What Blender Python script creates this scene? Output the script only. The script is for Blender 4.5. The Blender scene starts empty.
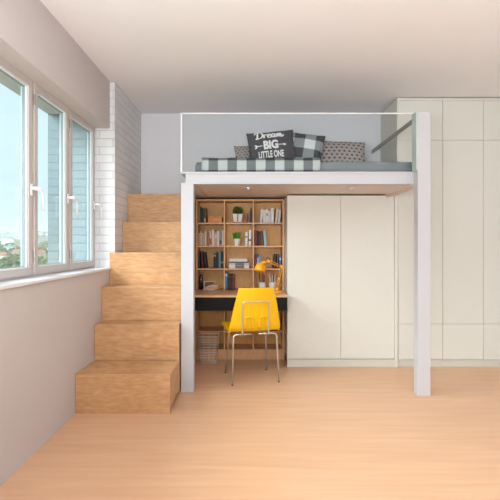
import bpy, bmesh, math, random
from mathutils import Vector, Matrix
random.seed(7)
S = bpy.context.scene
C = S.collection
R = math.radians

# ------------------------------------------------------------------ camera
cd = bpy.data.cameras.new('camera')
cam = bpy.data.objects.new('camera', cd); C.objects.link(cam)
cam.location = (0, 0, 1.25); cam.rotation_euler = (R(90), 0, 0)
cd.sensor_width = 36; cd.lens = 36*450/500
cd.shift_x = .002; cd.shift_y = -.012; cd.clip_end = 9000; cd.clip_start = .05
S.camera = cam

# ------------------------------------------------------------------ world
w = bpy.data.worlds.new('sky'); S.world = w; w.use_nodes = True
nt = w.node_tree; nt.nodes.clear()
tc = nt.nodes.new('ShaderNodeTexCoord'); sx = nt.nodes.new('ShaderNodeSeparateXYZ')
rp = nt.nodes.new('ShaderNodeValToRGB'); bg = nt.nodes.new('ShaderNodeBackground'); wo = nt.nodes.new('ShaderNodeOutputWorld')
nt.links.new(tc.outputs['Generated'], sx.inputs[0]); nt.links.new(sx.outputs['Z'], rp.inputs[0])
nt.links.new(rp.outputs[0], bg.inputs[0]); nt.links.new(bg.outputs[0], wo.inputs[0])
e = rp.color_ramp.elements
e[0].position = 0; e[0].color = (.80, .94, .97, 1)
e[1].position = .6; e[1].color = (.72, .92, 1, 1)
bg.inputs[1].default_value = 1.35

# ------------------------------------------------------------------ sun and added fill lights
sd = bpy.data.lights.new('sun', 'SUN'); sd.energy = 9.2; sd.angle = R(40); sd.color = (1, .99, .97)
sun = bpy.data.objects.new('sun', sd); C.objects.link(sun)
sun.rotation_euler = Vector((.72, .36, -.52)).to_track_quat('-Z', 'Y').to_euler()
sun.location = (-6, -3, 6)
ad = bpy.data.lights.new('added_rear_fill', 'AREA'); ad.shape = 'RECTANGLE'; ad.size = 3.6; ad.size_y = 2.5  # added frontal fill before the closed rear wall, no window there
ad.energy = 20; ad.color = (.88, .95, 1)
al = bpy.data.objects.new('added_rear_fill', ad); C.objects.link(al)
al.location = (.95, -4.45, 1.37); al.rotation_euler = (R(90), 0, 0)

cl = bpy.data.lights.new('added_overhead_fill', 'AREA'); cl.shape = 'RECTANGLE'; cl.size = 1.9; cl.size_y = 1.6  # added soft fill from above, out of view, no ceiling lamp modelled
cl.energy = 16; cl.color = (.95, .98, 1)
co = bpy.data.objects.new('added_overhead_fill', cl); C.objects.link(co); co.location = (-.1, 1.0, 2.72)
ul = bpy.data.lights.new('added_upward_fill', 'AREA'); ul.shape = 'RECTANGLE'; ul.size = 2.4; ul.size_y = 1.0  # added fill aimed upward to brighten ceiling and loft, no lamp behind it
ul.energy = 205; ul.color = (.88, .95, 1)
uo = bpy.data.objects.new('added_upward_fill', ul); C.objects.link(uo); uo.location = (-.25, -.5, 1.45)
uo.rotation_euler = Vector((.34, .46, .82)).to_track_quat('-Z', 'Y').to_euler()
S.view_settings.view_transform = 'Standard'; S.view_settings.look = 'None'
S.view_settings.gamma = 1; S.view_settings.use_curve_mapping = False
S.view_settings.exposure = -0.26
S.cycles.volume_bounces = 3

# ------------------------------------------------------------------ materials
def lin(c):
    return tuple(((v/255)/12.92 if v/255 <= .04045 else ((v/255+.055)/1.055)**2.4) for v in c) + (1,)
MC = {}
def mat(name, rgb, rough=.5, metal=0, spec=.5, bump=0, bscale=60):
    k = (name, rgb)
    if k in MC: return MC[k]
    m = bpy.data.materials.new(name); m.use_nodes = True
    n = m.node_tree; b = n.nodes['Principled BSDF']
    b.inputs['Base Color'].default_value = lin(rgb); b.inputs['Roughness'].default_value = rough
    b.inputs['Metallic'].default_value = metal; b.inputs['Specular IOR Level'].default_value = spec
    t = n.nodes.new('ShaderNodeTexCoord'); no = n.nodes.new('ShaderNodeTexNoise')
    no.inputs['Scale'].default_value = bscale; no.inputs['Detail'].default_value = 3
    n.links.new(t.outputs['Object'], no.inputs['Vector'])
    mx = n.nodes.new('ShaderNodeMix'); mx.data_type = 'RGBA'
    c = lin(rgb)
    mx.inputs[6].default_value = tuple(v*.98 for v in c[:3])+(1,); mx.inputs[7].default_value = tuple(min(1, v*1.015) for v in c[:3])+(1,)
    n.links.new(no.outputs['Fac'], mx.inputs[0]); n.links.new(mx.outputs[2], b.inputs['Base Color'])
    if bump:
        bu = n.nodes.new('ShaderNodeBump'); bu.inputs['Strength'].default_value = bump; bu.inputs['Distance'].default_value = .004
        n.links.new(no.outputs['Fac'], bu.inputs['Height']); n.links.new(bu.outputs[0], b.inputs['Normal'])
    MC[k] = m
    return m

def wood(name, dark, light, scale=(1.2, 9, 9), rough=.45, rings=True, spec=.4, ramp=.07):
    m = bpy.data.materials.new(name); m.use_nodes = True
    n = m.node_tree; b = n.nodes['Principled BSDF']; b.inputs['Roughness'].default_value = rough
    b.inputs['Specular IOR Level'].default_value = spec
    t = n.nodes.new('ShaderNodeTexCoord'); mp = n.nodes.new('ShaderNodeMapping'); mp.inputs['Scale'].default_value = scale
    n.links.new(t.outputs['Object'], mp.inputs[0])
    a = n.nodes.new('ShaderNodeTexNoise'); a.inputs['Scale'].default_value = 2.2; a.inputs['Detail'].default_value = 5; a.inputs['Distortion'].default_value = .6
    n.links.new(mp.outputs[0], a.inputs['Vector'])
    src = a.outputs['Fac']
    if rings:
        mu = n.nodes.new('ShaderNodeMath'); mu.operation = 'MULTIPLY'; mu.inputs[1].default_value = 34
        si = n.nodes.new('ShaderNodeMath'); si.operation = 'SINE'
        n.links.new(src, mu.inputs[0]); n.links.new(mu.outputs[0], si.inputs[0])
        fi = n.nodes.new('ShaderNodeTexNoise'); fi.inputs['Scale'].default_value = 14; fi.inputs['Detail'].default_value = 4
        n.links.new(mp.outputs[0], fi.inputs['Vector'])
        m2 = n.nodes.new('ShaderNodeMath'); m2.operation = 'MULTIPLY_ADD'; m2.inputs[1].default_value = ramp
        n.links.new(si.outputs[0], m2.inputs[0]); n.links.new(fi.outputs['Fac'], m2.inputs[2])
        src = m2.outputs[0]
    r = n.nodes.new('ShaderNodeValToRGB'); r.color_ramp.elements[0].position = .2; r.color_ramp.elements[1].position = .8
    r.color_ramp.elements[0].color = lin(dark); r.color_ramp.elements[1].color = lin(light)
    n.links.new(src, r.inputs[0]); n.links.new(r.outputs[0], b.inputs['Base Color'])
    return m

def brick(name, axis, face, mortar):
    m = bpy.data.materials.new(name); m.use_nodes = True
    n = m.node_tree; b = n.nodes['Principled BSDF']; b.inputs['Roughness'].default_value = .6
    t = n.nodes.new('ShaderNodeTexCoord'); s = n.nodes.new('ShaderNodeSeparateXYZ'); cb = n.nodes.new('ShaderNodeCombineXYZ')
    n.links.new(t.outputs['Object'], s.inputs[0])
    n.links.new(s.outputs[axis], cb.inputs[0]); n.links.new(s.outputs['Z'], cb.inputs[1])
    br = n.nodes.new('ShaderNodeTexBrick'); br.inputs['Scale'].default_value = 1
    br.inputs['Brick Width'].default_value = .25; br.inputs['Row Height'].default_value = .074
    br.inputs['Mortar Size'].default_value = .004; br.inputs['Mortar Smooth'].default_value = .3
    br.inputs['Color1'].default_value = lin(face); br.inputs['Color2'].default_value = lin(tuple(int(v*.97) for v in face)); br.inputs['Mortar'].default_value = lin(mortar)
    n.links.new(cb.outputs[0], br.inputs['Vector']); n.links.new(br.outputs['Color'], b.inputs['Base Color'])
    no = n.nodes.new('ShaderNodeTexNoise'); no.inputs['Scale'].default_value = 40
    n.links.new(t.outputs['Object'], no.inputs['Vector'])
    ma = n.nodes.new('ShaderNodeMath'); ma.operation = 'MULTIPLY_ADD'; ma.inputs[1].default_value = -1
    m3 = n.nodes.new('ShaderNodeMath'); m3.operation = 'MULTIPLY'; m3.inputs[1].default_value = .3
    n.links.new(no.outputs['Fac'], m3.inputs[0])
    n.links.new(br.outputs['Fac'], ma.inputs[0]); n.links.new(m3.outputs[0], ma.inputs[2])
    bu = n.nodes.new('ShaderNodeBump'); bu.inputs['Strength'].default_value = .8; bu.inputs['Distance'].default_value = .008
    n.links.new(ma.outputs[0], bu.inputs['Height']); n.links.new(bu.outputs[0], b.inputs['Normal'])
    return m

def glass(name, tint, refl=.9, f0=.025, f1=.85):
    m = bpy.data.materials.new(name); m.use_nodes = True
    n = m.node_tree; n.nodes.clear()
    o = n.nodes.new('ShaderNodeOutputMaterial'); mx = n.nodes.new('ShaderNodeMixShader')
    tr = n.nodes.new('ShaderNodeBsdfTransparent'); gl = n.nodes.new('ShaderNodeBsdfGlossy'); lw = n.nodes.new('ShaderNodeLayerWeight')
    lw.inputs['Blend'].default_value = .5
    pw = n.nodes.new('ShaderNodeMath'); pw.operation = 'POWER'; pw.inputs[1].default_value = 5; n.links.new(lw.outputs['Facing'], pw.inputs[0])
    fr = n.nodes.new('ShaderNodeMath'); fr.operation = 'MULTIPLY_ADD'; fr.inputs[1].default_value = f1; fr.inputs[2].default_value = f0; n.links.new(pw.outputs[0], fr.inputs[0])
    tr.inputs[0].default_value = tint; gl.inputs['Roughness'].default_value = .02; gl.inputs[0].default_value = (refl, refl, refl, 1)
    n.links.new(fr.outputs[0], mx.inputs[0]); n.links.new(tr.outputs[0], mx.inputs[1]); n.links.new(gl.outputs[0], mx.inputs[2])
    n.links.new(mx.outputs[0], o.inputs[0])
    return m

def uvpattern(name, kind, cols, su, sv):
    """plaid or polka dots on the UV map"""
    m = bpy.data.materials.new(name); m.use_nodes = True
    n = m.node_tree; b = n.nodes['Principled BSDF']; b.inputs['Roughness'].default_value = .9; b.inputs['Specular IOR Level'].default_value = .1
    t = n.nodes.new('ShaderNodeTexCoord'); mp = n.nodes.new('ShaderNodeMapping'); mp.inputs['Scale'].default_value = (su, sv, 1)
    s = n.nodes.new('ShaderNodeSeparateXYZ')
    n.links.new(t.outputs['UV'], mp.inputs[0]); n.links.new(mp.outputs[0], s.inputs[0])
    def M(op, a, bb=None):
        x = n.nodes.new('ShaderNodeMath'); x.operation = op
        for i, v in enumerate((a, bb)):
            if v is None: continue
            if isinstance(v, (int, float)): x.inputs[i].default_value = v
            else: n.links.new(v, x.inputs[i])
        return x.outputs[0]
    if kind == 'plaid':
        fx = M('GREATER_THAN', M('FRACT', s.outputs[0]), .5); fy = M('GREATER_THAN', M('FRACT', s.outputs[1]), .5)
        f = M('MULTIPLY', M('ADD', fx, fy), .5)
    else:
        row = M('FLOOR', s.outputs[1])
        x = M('SUBTRACT', M('FRACT', M('ADD', s.outputs[0], M('MULTIPLY', row, .5))), .5); y = M('SUBTRACT', M('FRACT', s.outputs[1]), .5)
        d = M('ADD', M('MULTIPLY', x, x), M('MULTIPLY', y, y))
        f = M('LESS_THAN', d, .06)
    r = n.nodes.new('ShaderNodeValToRGB'); r.color_ramp.interpolation = 'CONSTANT'
    r.color_ramp.elements[0].position = 0; r.color_ramp.elements[0].color = lin(cols[0])
    r.color_ramp.elements[1].position = .25; r.color_ramp.elements[1].color = lin(cols[1])
    if len(cols) > 2:
        q = r.color_ramp.elements.new(.75); q.color = lin(cols[2])
    n.links.new(f, r.inputs[0]); n.links.new(r.outputs[0], b.inputs['Base Color'])
    no = n.nodes.new('ShaderNodeTexNoise'); no.inputs['Scale'].default_value = 25
    n.links.new(t.outputs['Object'], no.inputs['Vector'])
    bu = n.nodes.new('ShaderNodeBump'); bu.inputs['Strength'].default_value = .25; bu.inputs['Distance'].default_value = .01
    n.links.new(no.outputs['Fac'], bu.inputs['Height']); n.links.new(bu.outputs[0], b.inputs['Normal'])
    return m

W_WALL = mat('grey_white_wall_paint', (226, 225, 228), .85, bscale=8)
W_LEFT = mat('warm_white_wall_paint', (200, 192, 189), .85, bscale=8)
W_CEIL = mat('ceiling_paint', (240, 237, 236), .9, bscale=5)
M_SILL = mat('white_sill_paint', (226, 228, 231), .4)
M_FRAME = mat('warm_grey_window_frame', (196, 188, 184), .45)
M_BEAD = mat('white_glazing_bead', (225, 236, 240), .4)
M_GASKET = mat('grey_gasket', (140, 150, 154), .6)
M_WHITE = mat('white_lacquer', (236, 236, 238), .35)
M_STEEL = mat('white_painted_steel', (192, 192, 195), .5, bump=.15, bscale=120)
M_CREAM = mat('cream_lacquer', (220, 219, 210), .5, spec=.3, bscale=20)
M_CREAM2 = mat('cream_carcass', (224, 220, 211), .55, spec=.3)
M_PLINTH = mat('pale_plinth', (208, 206, 196), .5)
M_PLY = wood('stair_plywood', (180, 134, 90), (210, 166, 122), (1.0, 1.0, 4.5))
M_PLYB = wood('bookcase_wood', (206, 156, 108), (224, 178, 130), (6, 6, 1.4), rings=True)
M_PLYBACK = wood('bookcase_back_wood', (224, 164, 88), (238, 184, 110), (6, 6, 1.2))
M_DESK = wood('desk_wood', (210, 166, 122), (226, 184, 142), (1.2, 8, 8))
M_UNDER = wood('platform_wood', (208, 190, 178), (222, 206, 196), (1.2, 8, 8), rings=False)
M_UNDERSIDE = wood('platform_edge_wood', (220, 192, 170), (230, 206, 186), (1.2, 8, 8), rings=False)
M_FLOOR = wood('oak_floor', (208, 162, 126), (224, 182, 146), (.7, 9, 1), rough=.38, rings=False, spec=.4)
M_BLACK = mat('black_drawer_laminate', (26, 24, 24), .7, spec=.2)
M_CHROME = mat('chrome', (214, 213, 212), .32, metal=.85)
M_BRUSH = mat('brushed_steel', (150, 152, 145), .35, metal=.8)
M_YEL = mat('yellow_plastic', (238, 186, 3), .35)
M_LAMP = mat('yellow_lamp_enamel', (244, 168, 14), .35)
M_DARK = mat('dark_metal', (46, 46, 48), .4)
M_GLASS = glass('window_glass', (.93, .985, .995, 1))
M_LGLASS = glass('balustrade_glass', (.975, .984, .981, 1), f0=.0015, f1=.3)
M_GEDGE = mat('green_glass_edge', (190, 206, 199), .25)
M_SHEET = mat('grey_sheet', (130, 134, 138), .9, spec=.1, bump=.4, bscale=18)
M_BR_F = brick('painted_brick_front', 'X', (226, 226, 228), (202, 199, 200))
M_BR_S = brick('painted_brick_side', 'Y', (226, 225, 226), (204, 200, 200))
M_PAGES = mat('paper_pages', (226, 216, 196), .9)

# ------------------------------------------------------------------ mesh helpers
def box(bm, x0, x1, y0, y1, z0, z1, mi=0):
    vs = [bm.verts.new(p) for p in ((x0,y0,z0),(x1,y0,z0),(x1,y1,z0),(x0,y1,z0),(x0,y0,z1),(x1,y0,z1),(x1,y1,z1),(x0,y1,z1))]
    for f in ((3,2,1,0),(4,5,6,7),(0,1,5,4),(1,2,6,5),(2,3,7,6),(3,0,4,7)):
        bm.faces.new([vs[i] for i in f]).material_index = mi
    return vs
def tube(bm, pts, r, seg=10, closed=False):
    pts = [Vector(p) for p in pts]; n = len(pts); rings = []
    up = None
    for i, p in enumerate(pts):
        if closed: t = (pts[(i+1) % n]-pts[i-1])
        else: t = pts[min(i+1, n-1)]-pts[max(i-1, 0)]
        t.normalize()
        if up is None:
            up = Vector((0,0,1)) if abs(t.z) < .9 else Vector((0,1,0))
        a = (up - t*up.dot(t))
        if a.length < 1e-4: a = t.orthogonal()
        a.normalize(); up = a; b = t.cross(a)
        rr = r[i] if isinstance(r, (list, tuple)) else r
        rings.append([bm.verts.new(p + a*math.cos(2*math.pi*k/seg)*rr + b*math.sin(2*math.pi*k/seg)*rr) for k in range(seg)])
    m = n if closed else n-1
    for i in range(m):
        A, B = rings[i], rings[(i+1) % n]
        for k in range(seg): bm.faces.new((A[k], A[(k+1)%seg], B[(k+1)%seg], B[k]))
    if not closed:
        bm.faces.new(rings[0][::-1]); bm.faces.new(rings[-1])
def fillet(pts, r, n=5):
    """round the corners of a polyline"""
    pts = [Vector(p) for p in pts]; out = [pts[0]]
    for i in range(1, len(pts)-1):
        p = pts[i]; a = (pts[i-1]-p); b = (pts[i+1]-p)
        d = min(r, a.length*.45, b.length*.45); A = p+a.normalized()*d; B = p+b.normalized()*d
        for k in range(n+1):
            t = k/n; out.append(A*(1-t)**2 + p*2*t*(1-t) + B*t*t)
    out.append(pts[-1]); return out
def lathe(bm, prof, seg=24, cx=0, cy=0, cap=True, mi=0):
    rings = [[bm.verts.new((cx+r*math.cos(2*math.pi*k/seg), cy+r*math.sin(2*math.pi*k/seg), z)) for k in range(seg)] for r, z in prof]
    for A, B in zip(rings, rings[1:]):
        for k in range(seg): bm.faces.new((A[k], A[(k+1)%seg], B[(k+1)%seg], B[k])).material_index = mi
    if cap:
        bm.faces.new(rings[0][::-1]).material_index = mi; bm.faces.new(rings[-1]).material_index = mi
def frustum(bm, w0, d0, w1, d1, z0, z1):
    vs = [bm.verts.new(p) for p in ((-w0,-d0,z0),(w0,-d0,z0),(w0,d0,z0),(-w0,d0,z0),(-w1,-d1,z1),(w1,-d1,z1),(w1,d1,z1),(-w1,d1,z1))]
    for f in ((3,2,1,0),(4,5,6,7),(0,1,5,4),(1,2,6,5),(2,3,7,6),(3,0,4,7)): bm.faces.new([vs[i] for i in f])
def obj(name, bm, mats, parent=None, bevel=0, smooth=False, subsurf=0):
    me = bpy.data.meshes.new(name)
    bmesh.ops.recalc_face_normals(bm, faces=bm.faces)
    bm.to_mesh(me); bm.free()
    for m in (mats if isinstance(mats, (list, tuple)) else [mats]): me.materials.append(m)
    if smooth:
        for p in me.polygons: p.use_smooth = True
    o = bpy.data.objects.new(name, me); C.objects.link(o)
    if parent: o.parent = parent
    if bevel:
        md = o.modifiers.new('bevel', 'BEVEL'); md.width = bevel; md.segments = 2; md.limit_method = 'ANGLE'
    if subsurf:
        md = o.modifiers.new('subsurf', 'SUBSURF'); md.levels = subsurf; md.render_levels = subsurf
    return o
def bxo(name, b, m, parent=None, bevel=0):
    bm = bmesh.new(); box(bm, *b); return obj(name, bm, m, parent, bevel)
def thing(name, label, cat, loc=(0,0,0), rotz=0, group=None):
    o = bpy.data.objects.new(name, None); C.objects.link(o); o.empty_display_size = .05
    o.location = loc; o.rotation_euler = (0, 0, rotz); o['label'] = label; o['category'] = cat
    if group: o['group'] = group
    return o
def tag(o, label, cat, group=None, kind=None):
    o['label'] = label; o['category'] = cat
    if group: o['group'] = group
    if kind: o['kind'] = kind
    return o
def struct(o, label=None, cat=None):
    o['kind'] = 'structure'
    if label: o['label'] = label
    if cat: o['category'] = cat
    return o

# ------------------------------------------------------------------ the room
XL, XR, YB, YF, ZC = -1.28, 2.84, 5.155, -4.5, 2.743
struct(bxo('floor', (-1.30, XR, YF, YB+.02, -.1, 0), M_FLOOR), 'pale oak wood floor running along the room', 'floor')
struct(bxo('ceiling', (-1.9, XR, YF, YB+.1, ZC, ZC+.12), W_CEIL), 'plain white ceiling', 'ceiling')
struct(bxo('wall_back', (-1.9, XR, YB, YB+.12, 0, ZC), W_WALL), 'pale grey back wall behind the loft bed', 'wall')
struct(bxo('wall_right', (XR, XR+.1, YF, YB, 0, ZC), W_WALL), 'pale right wall beside the tall wardrobes', 'wall')
struct(bxo('wall_rear', (-1.9, XR, YF-.12, YF, 0, ZC), W_WALL), 'pale rear wall behind the camera', 'wall')
ZS, ZH, YP = 1.015, 2.313, 4.14
edges0 = 4.125-.59*9
struct(bxo('wall_left', (-1.85, XL, YF, YP+.3, 0, ZS), W_LEFT), 'pale parapet wall under the window sill', 'wall')
bm = bmesh.new(); box(bm, -1.44, XL, YF, YP, ZH, ZC); box(bm, -1.85, -1.44, YF, YP, 2.446, ZC); box(bm, -1.85, XL, YF, edges0, ZS+.02, ZH)
struct(obj('wall_left_header', bm, W_LEFT), 'pale lintel wall above the windows', 'wall')
# brick pier, its front and its room side carry their own brick direction
bm = bmesh.new(); vs = box(bm, -1.42, -1.235, YP, YB, 0, ZC)
bm.faces.ensure_lookup_table()
bm.faces[3].material_index = 1; bm.faces[5].material_index = 1
struct(obj('wall_left_pier', bm, [M_BR_F, M_BR_S]), 'white painted brick pier at the end of the windows', 'wall')
M_BR_O = brick('shade_tinted_outer_brick', 'X', (140, 160, 168), (131, 150, 158))  # second brick colour, darker and bluer to stand in for shade and window tint
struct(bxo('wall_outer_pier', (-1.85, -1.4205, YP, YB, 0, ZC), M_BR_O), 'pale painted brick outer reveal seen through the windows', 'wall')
struct(bxo('trim_1', (-1.44, XL+.015, YF, YP, ZS, ZS+.02), M_SILL, bevel=.003), 'white window sill board along the left wall', 'window sill')

# windows: a row of sashes
XI, XO = -1.41, -1.47
edges = [4.125-.59*i for i in range(10)]
def window(i, y1, y0):
    r = bpy.data.objects.new('window_%d' % (i+1), None); C.objects.link(r); r.location = (XI, y0, ZS+.02); r['kind'] = 'structure'
    r.empty_display_size = .05
    W_, H_ = y1-y0, ZH+.02-(ZS+.02)
    x0, x1 = XO-XI, 0
    bm = bmesh.new()
    def ring(a0, a1, b0, b1, t, xa, xb):
        box(bm, xa, xb, a0, a1, b0, b0+t); box(bm, xa, xb, a0, a1, b1-t, b1)
        box(bm, xa, xb, a0, a0+t, b0+t, b1-t); box(bm, xa, xb, a1-t, a1, b0+t, b1-t)
    ring(.001, W_-.001, 0, H_-.004, .024, x0, x1-.012)
    obj('fixed_frame', bm, M_FRAME, r, .002)
    bm = bmesh.new(); ring(.014, W_-.014, .014, H_-.018, .048, x0+.01, x1)
    sash = obj('sash_frame', bm, M_FRAME, r, .003)
    bm = bmesh.new(); ring(.060, W_-.060, .060, H_-.064, .010, x0+.012, x1-.012)
    obj('glazing_bead', bm, M_BEAD, r, .001)
    bm = bmesh.new(); ring(.0695, W_-.0695, .0695, H_-.0735, .004, x0+.02, x1-.022)
    obj('gasket', bm, M_GASKET, r)
    bm = bmesh.new(); box(bm, x0+.028, x0+.034, .06, W_-.06, .06, H_-.064)
    obj('glass_pane', bm, M_GLASS, r)
    # handle at the far stile
    hz, hy = .575, W_-.034
    h = None
    bm = bmesh.new(); box(bm, 0, .008, hy-.013, hy+.013, hz-.045, hz+.03); h = obj('handle', bm, M_WHITE, r, .003)
    bm = bmesh.new()
    pts = fillet([(.006, hy, hz), (.045, hy, hz), (.052, hy+.05, hz-.02), (.052, hy+.056, hz-.145)], .045, 6)
    tube(bm, pts, [.012]*(len(pts)-4)+[.011, .010, .009, .008], 10)
    obj('lever', bm, M_WHITE, h, smooth=True)
    # hinge on the near stile
    bm = bmesh.new(); tube(bm, [(.004, .006, .10), (.004, .006, .17)], .006, 8); tube(bm, [(.004, .006, H_-.17), (.004, .006, H_-.10)], .006, 8)
    obj('hinge', bm, M_BRUSH, r)
for i in range(9): window(i, edges[i], edges[i+1])

# ------------------------------------------------------------------ outdoors
bm = bmesh.new()
vs = [bm.verts.new(p) for p in ((-6000, -2000, -26), (-8, -2000, -26), (-8, 350, -25), (-6000, 350, -25), (-8, 3200, 60), (-6000, 3200, 60))]
bm.faces.new((vs[0], vs[1], vs[2], vs[3])); bm.faces.new((vs[3], vs[2], vs[4], vs[5]))
struct(obj('terrain', bm, mat('distant_grass', (112, 126, 92), .9, bscale=.02)), 'green ground rising far beyond the windows', 'ground')
def gz(y): return -25+(y-350)*85/2850 if y > 350 else -25
spots = [(4, 560, 12, 7, 0, 0), (17, 640, 14, 7, 1, 0), (30, 700, 12, 7, 2, 0), (10, 820, 18, 9, 0, 2), (41, 600, 12, 8, 1, 0), (22, 900, 20, 9, 2, 0), (52, 760, 14, 9, 0, 1),
         (12, 1150, 40, 14, 0, 2), (25, 1250, 44, 18, 0, 1), (34, 1400, 40, 16, 3, 2), (3, 1450, 50, 15, 1, 2), (44, 1300, 36, 20, 3, 1), (18, 1700, 50, 26, 3, 2), (28, 1800, 70, 22, 0, 2),
         (38, 1900, 50, 32, 1, 1), (8, 2000, 60, 24, 3, 1), (47, 2050, 60, 28, 0, 1), (1, 2200, 70, 30, 0, 2), (15, 2350, 70, 28, 1, 2), (32, 2450, 90, 26, 3, 2), (23, 2600, 80, 32, 0, 1), (42, 2600, 80, 30, 3, 2)]
# woodland
mg = [mat('foliage_deep', (62, 88, 58), .95, bscale=.3), mat('foliage_mid', (84, 110, 72), .95, bscale=.3), mat('foliage_pale', (104, 124, 84), .95, bscale=.3)]
bm = bmesh.new()
tmp = bmesh.new(); bmesh.ops.create_icosphere(tmp, subdivisions=1, radius=1)
tv = [v.co.copy() for v in tmp.verts]; tf = [[v.index for v in f.verts] for f in tmp.faces]; tmp.free()
for i in range(4600):
    y = 130*(1500/130)**random.random(); x = y*random.uniform(-1.1, -.2)-6
    if any(abs(x-(p-249)/450*q) < w_*.75+9 and abs(y-q) < w_*.55+9 for p, q, w_, h_, a_, b_ in spots): continue
    r = random.uniform(2.4, 5); mi = random.choice((0, 0, 1, 1, 2))
    vv = [bm.verts.new((x+c.x*r*random.uniform(.85, 1.15), y+c.y*r*random.uniform(.85, 1.15), gz(y)+r*.8+c.z*r*random.uniform(.8, 1.15))) for c in tv]
    for f in tf: bm.faces.new([vv[k] for k in f]).material_index = mi
tag(obj('woodland', bm, mg), 'mass of green treetops far below beyond the windows', 'trees', kind='stuff')
# buildings
cols = [((232, 230, 226), 'white'), ((214, 200, 188), 'beige'), ((206, 184, 172), 'pinkish'), ((198, 204, 210), 'pale grey')]
roofs = [((168, 116, 96), 'terracotta roof'), ((150, 152, 156), 'grey roof'), ((206, 204, 200), 'flat pale roof')]
ORD = ['leftmost of the city'] + ['%s from left' % q for q in 'second third fourth fifth sixth seventh eighth ninth tenth eleventh twelfth thirteenth fourteenth fifteenth sixteenth seventeenth eighteenth nineteenth twentieth'.split()] + ['second from the right', 'rightmost of the city']
sizes = ['low', 'mid height', 'tall']
for i, (px, y, wd, ht, ci, ri) in enumerate(spots):
    x = (px-249)/450*y
    band = ['at the wood edge', 'behind the first trees', 'on the upper slope', 'on the hazy skyline'][0 if y < 620 else 1 if y < 1000 else 2 if y < 1700 else 3]
    order = sorted(p[0] for p in spots).index(px)
    b = thing('building', '%s %s building with %s %s, %s' % (sizes[0 if ht < 13 else 1 if ht < 35 else 2], cols[ci][1], roofs[ri][1], band, ORD[order]), 'building', (x, y, gz(y)-1), R(random.uniform(-20, 20)), 'distant city buildings beyond the windows')
    bxo('wall', (-wd/2, wd/2, -wd/3, wd/3, 0, ht), mat('render_%d' % ci, cols[ci][0], .9), b)
    bm = bmesh.new()
    if ri == 0:
        a = [bm.verts.new(p) for p in ((-wd/2-1, -wd/3-1, ht), (wd/2+1, -wd/3-1, ht), (wd/2+1, wd/3+1, ht), (-wd/2-1, wd/3+1, ht), (-wd/3, 0, ht+4), (wd/3, 0, ht+4))]
        for f in ((0,1,5,4), (2,3,4,5), (1,2,5), (3,0,4), (3,2,1,0)): bm.faces.new([a[k] for k in f])
    else: box(bm, -wd/2-.5, wd/2+.5, -wd/3-.5, wd/3+.5, ht, ht+1.2); box(bm, -wd/8, wd/8, -wd/8, wd/8, ht+1.2, ht+4)
    obj('roof', bm, mat('roof_%d' % ri, roofs[ri][0], .9), b)
# haze over the valley
hm = bpy.data.materials.new('valley_haze'); hm.use_nodes = True; n = hm.node_tree; n.nodes.clear()
o_ = n.nodes.new('ShaderNodeOutputMaterial'); vsn = n.nodes.new('ShaderNodeVolumeScatter')
vsn.inputs['Color'].default_value = (.95, .98, 1, 1); vsn.inputs['Density'].default_value = .00032
n.links.new(vsn.outputs[0], o_.inputs['Volume'])
hz = bxo('haze', (-4000, -20, 120, 3400, -40, 90), hm); tag(hz, 'thin pale haze over the distant city', 'haze', kind='stuff')

# ------------------------------------------------------------------ stairs
st = thing('staircase', 'plywood box staircase of six steps climbing beside the loft bed', 'stairs', (-.925, 3.309, 0))
ys = [3.309, 3.71, 3.90, 4.12, 4.39, 4.578, 5.15]
for i in range(6):
    x0 = -1.278 if i < 4 else -1.233
    x1 = -.578; y0, y1 = ys[i]-3.309, ys[i+1]-3.309; z1 = .293*(i+1)
    if i == 3: pass
    bm = bmesh.new(); ox = .925
    yb = y1 - .0015
    if i == 3: yb = 4.139-3.309
    box(bm, x0+ox, x1+ox, y0, yb, z1-.020, z1)                 # tread board
    box(bm, x0+ox+.0015, x1+ox-.0015, y0+.002, y0+.022, max(0, .293*i-.0) if i else 0, z1-.0205)  # riser board
    if i == 3:
        box(bm, -1.233+ox, x1+ox, yb, y1-.0015, z1-.020, z1)
    sx0 = x0+ox if i < 3 else -1.233+ox
    box(bm, x1+ox-.022, x1+ox-.002, y0+.0225, y1-.002, .04 if i == 0 else 0, z1-.0205)
    box(bm, sx0+.002, sx0+.022, y0+.0225, y1-.002, 0, z1-.0205)
    obj('step', bm, M_PLY, st, .0015)

# ------------------------------------------------------------------ loft bed
lb = thing('loft_bed', 'white steel loft bed frame with glass balustrade on two posts', 'loft bed', (.43, 3.78, 0))
O = Vector((.43, 3.78, 0))
def L(b): return (b[0]-O.x, b[1]-O.x, b[2]-O.y, b[3]-O.y, b[4], b[5])
bxo('post', L((-.572, -.467, 3.785, 3.885, 0, 1.7545)), M_STEEL, lb, .003)
bxo('post', L((1.388, 1.493, 3.70, 3.79, 0, 2.335)), M_STEEL, lb, .003)
bm = bmesh.new()
box(bm, *L((-.575, 1.47, 3.791, 3.90, 1.842, 1.860))); box(bm, *L((-.575, 1.47, 3.791, 3.90, 1.755, 1.768))); box(bm, *L((-.535, 1.47, 3.797, 3.80+.02, 1.768, 1.842)))
obj('front_beam', bm, M_STEEL, lb, .002)
bm = bmesh.new()
box(bm, *L((-.575, -.48, 3.90, 5.15, 1.838, 1.855))); box(bm, *L((-.575, -.50, 3.90, 5.15, 1.752, 1.766))); box(bm, *L((-.535, -.52, 3.82, 5.15, 1.766, 1.838)))
obj('side_beam', bm, M_STEEL, lb, .002)
bxo('side_beam', L((1.41, 1.47, 3.90, 5.15, 1.752, 1.855)), M_STEEL, lb, .002)
bxo('platform', L((-.515, 1.409, 3.822, 5.15, 1.757, 1.837)), M_UNDER, lb)
bxo('edge_board', L((1.392, 1.408, 3.822, 4.56, 1.722, 1.7565)), M_UNDERSIDE, lb)
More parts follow.
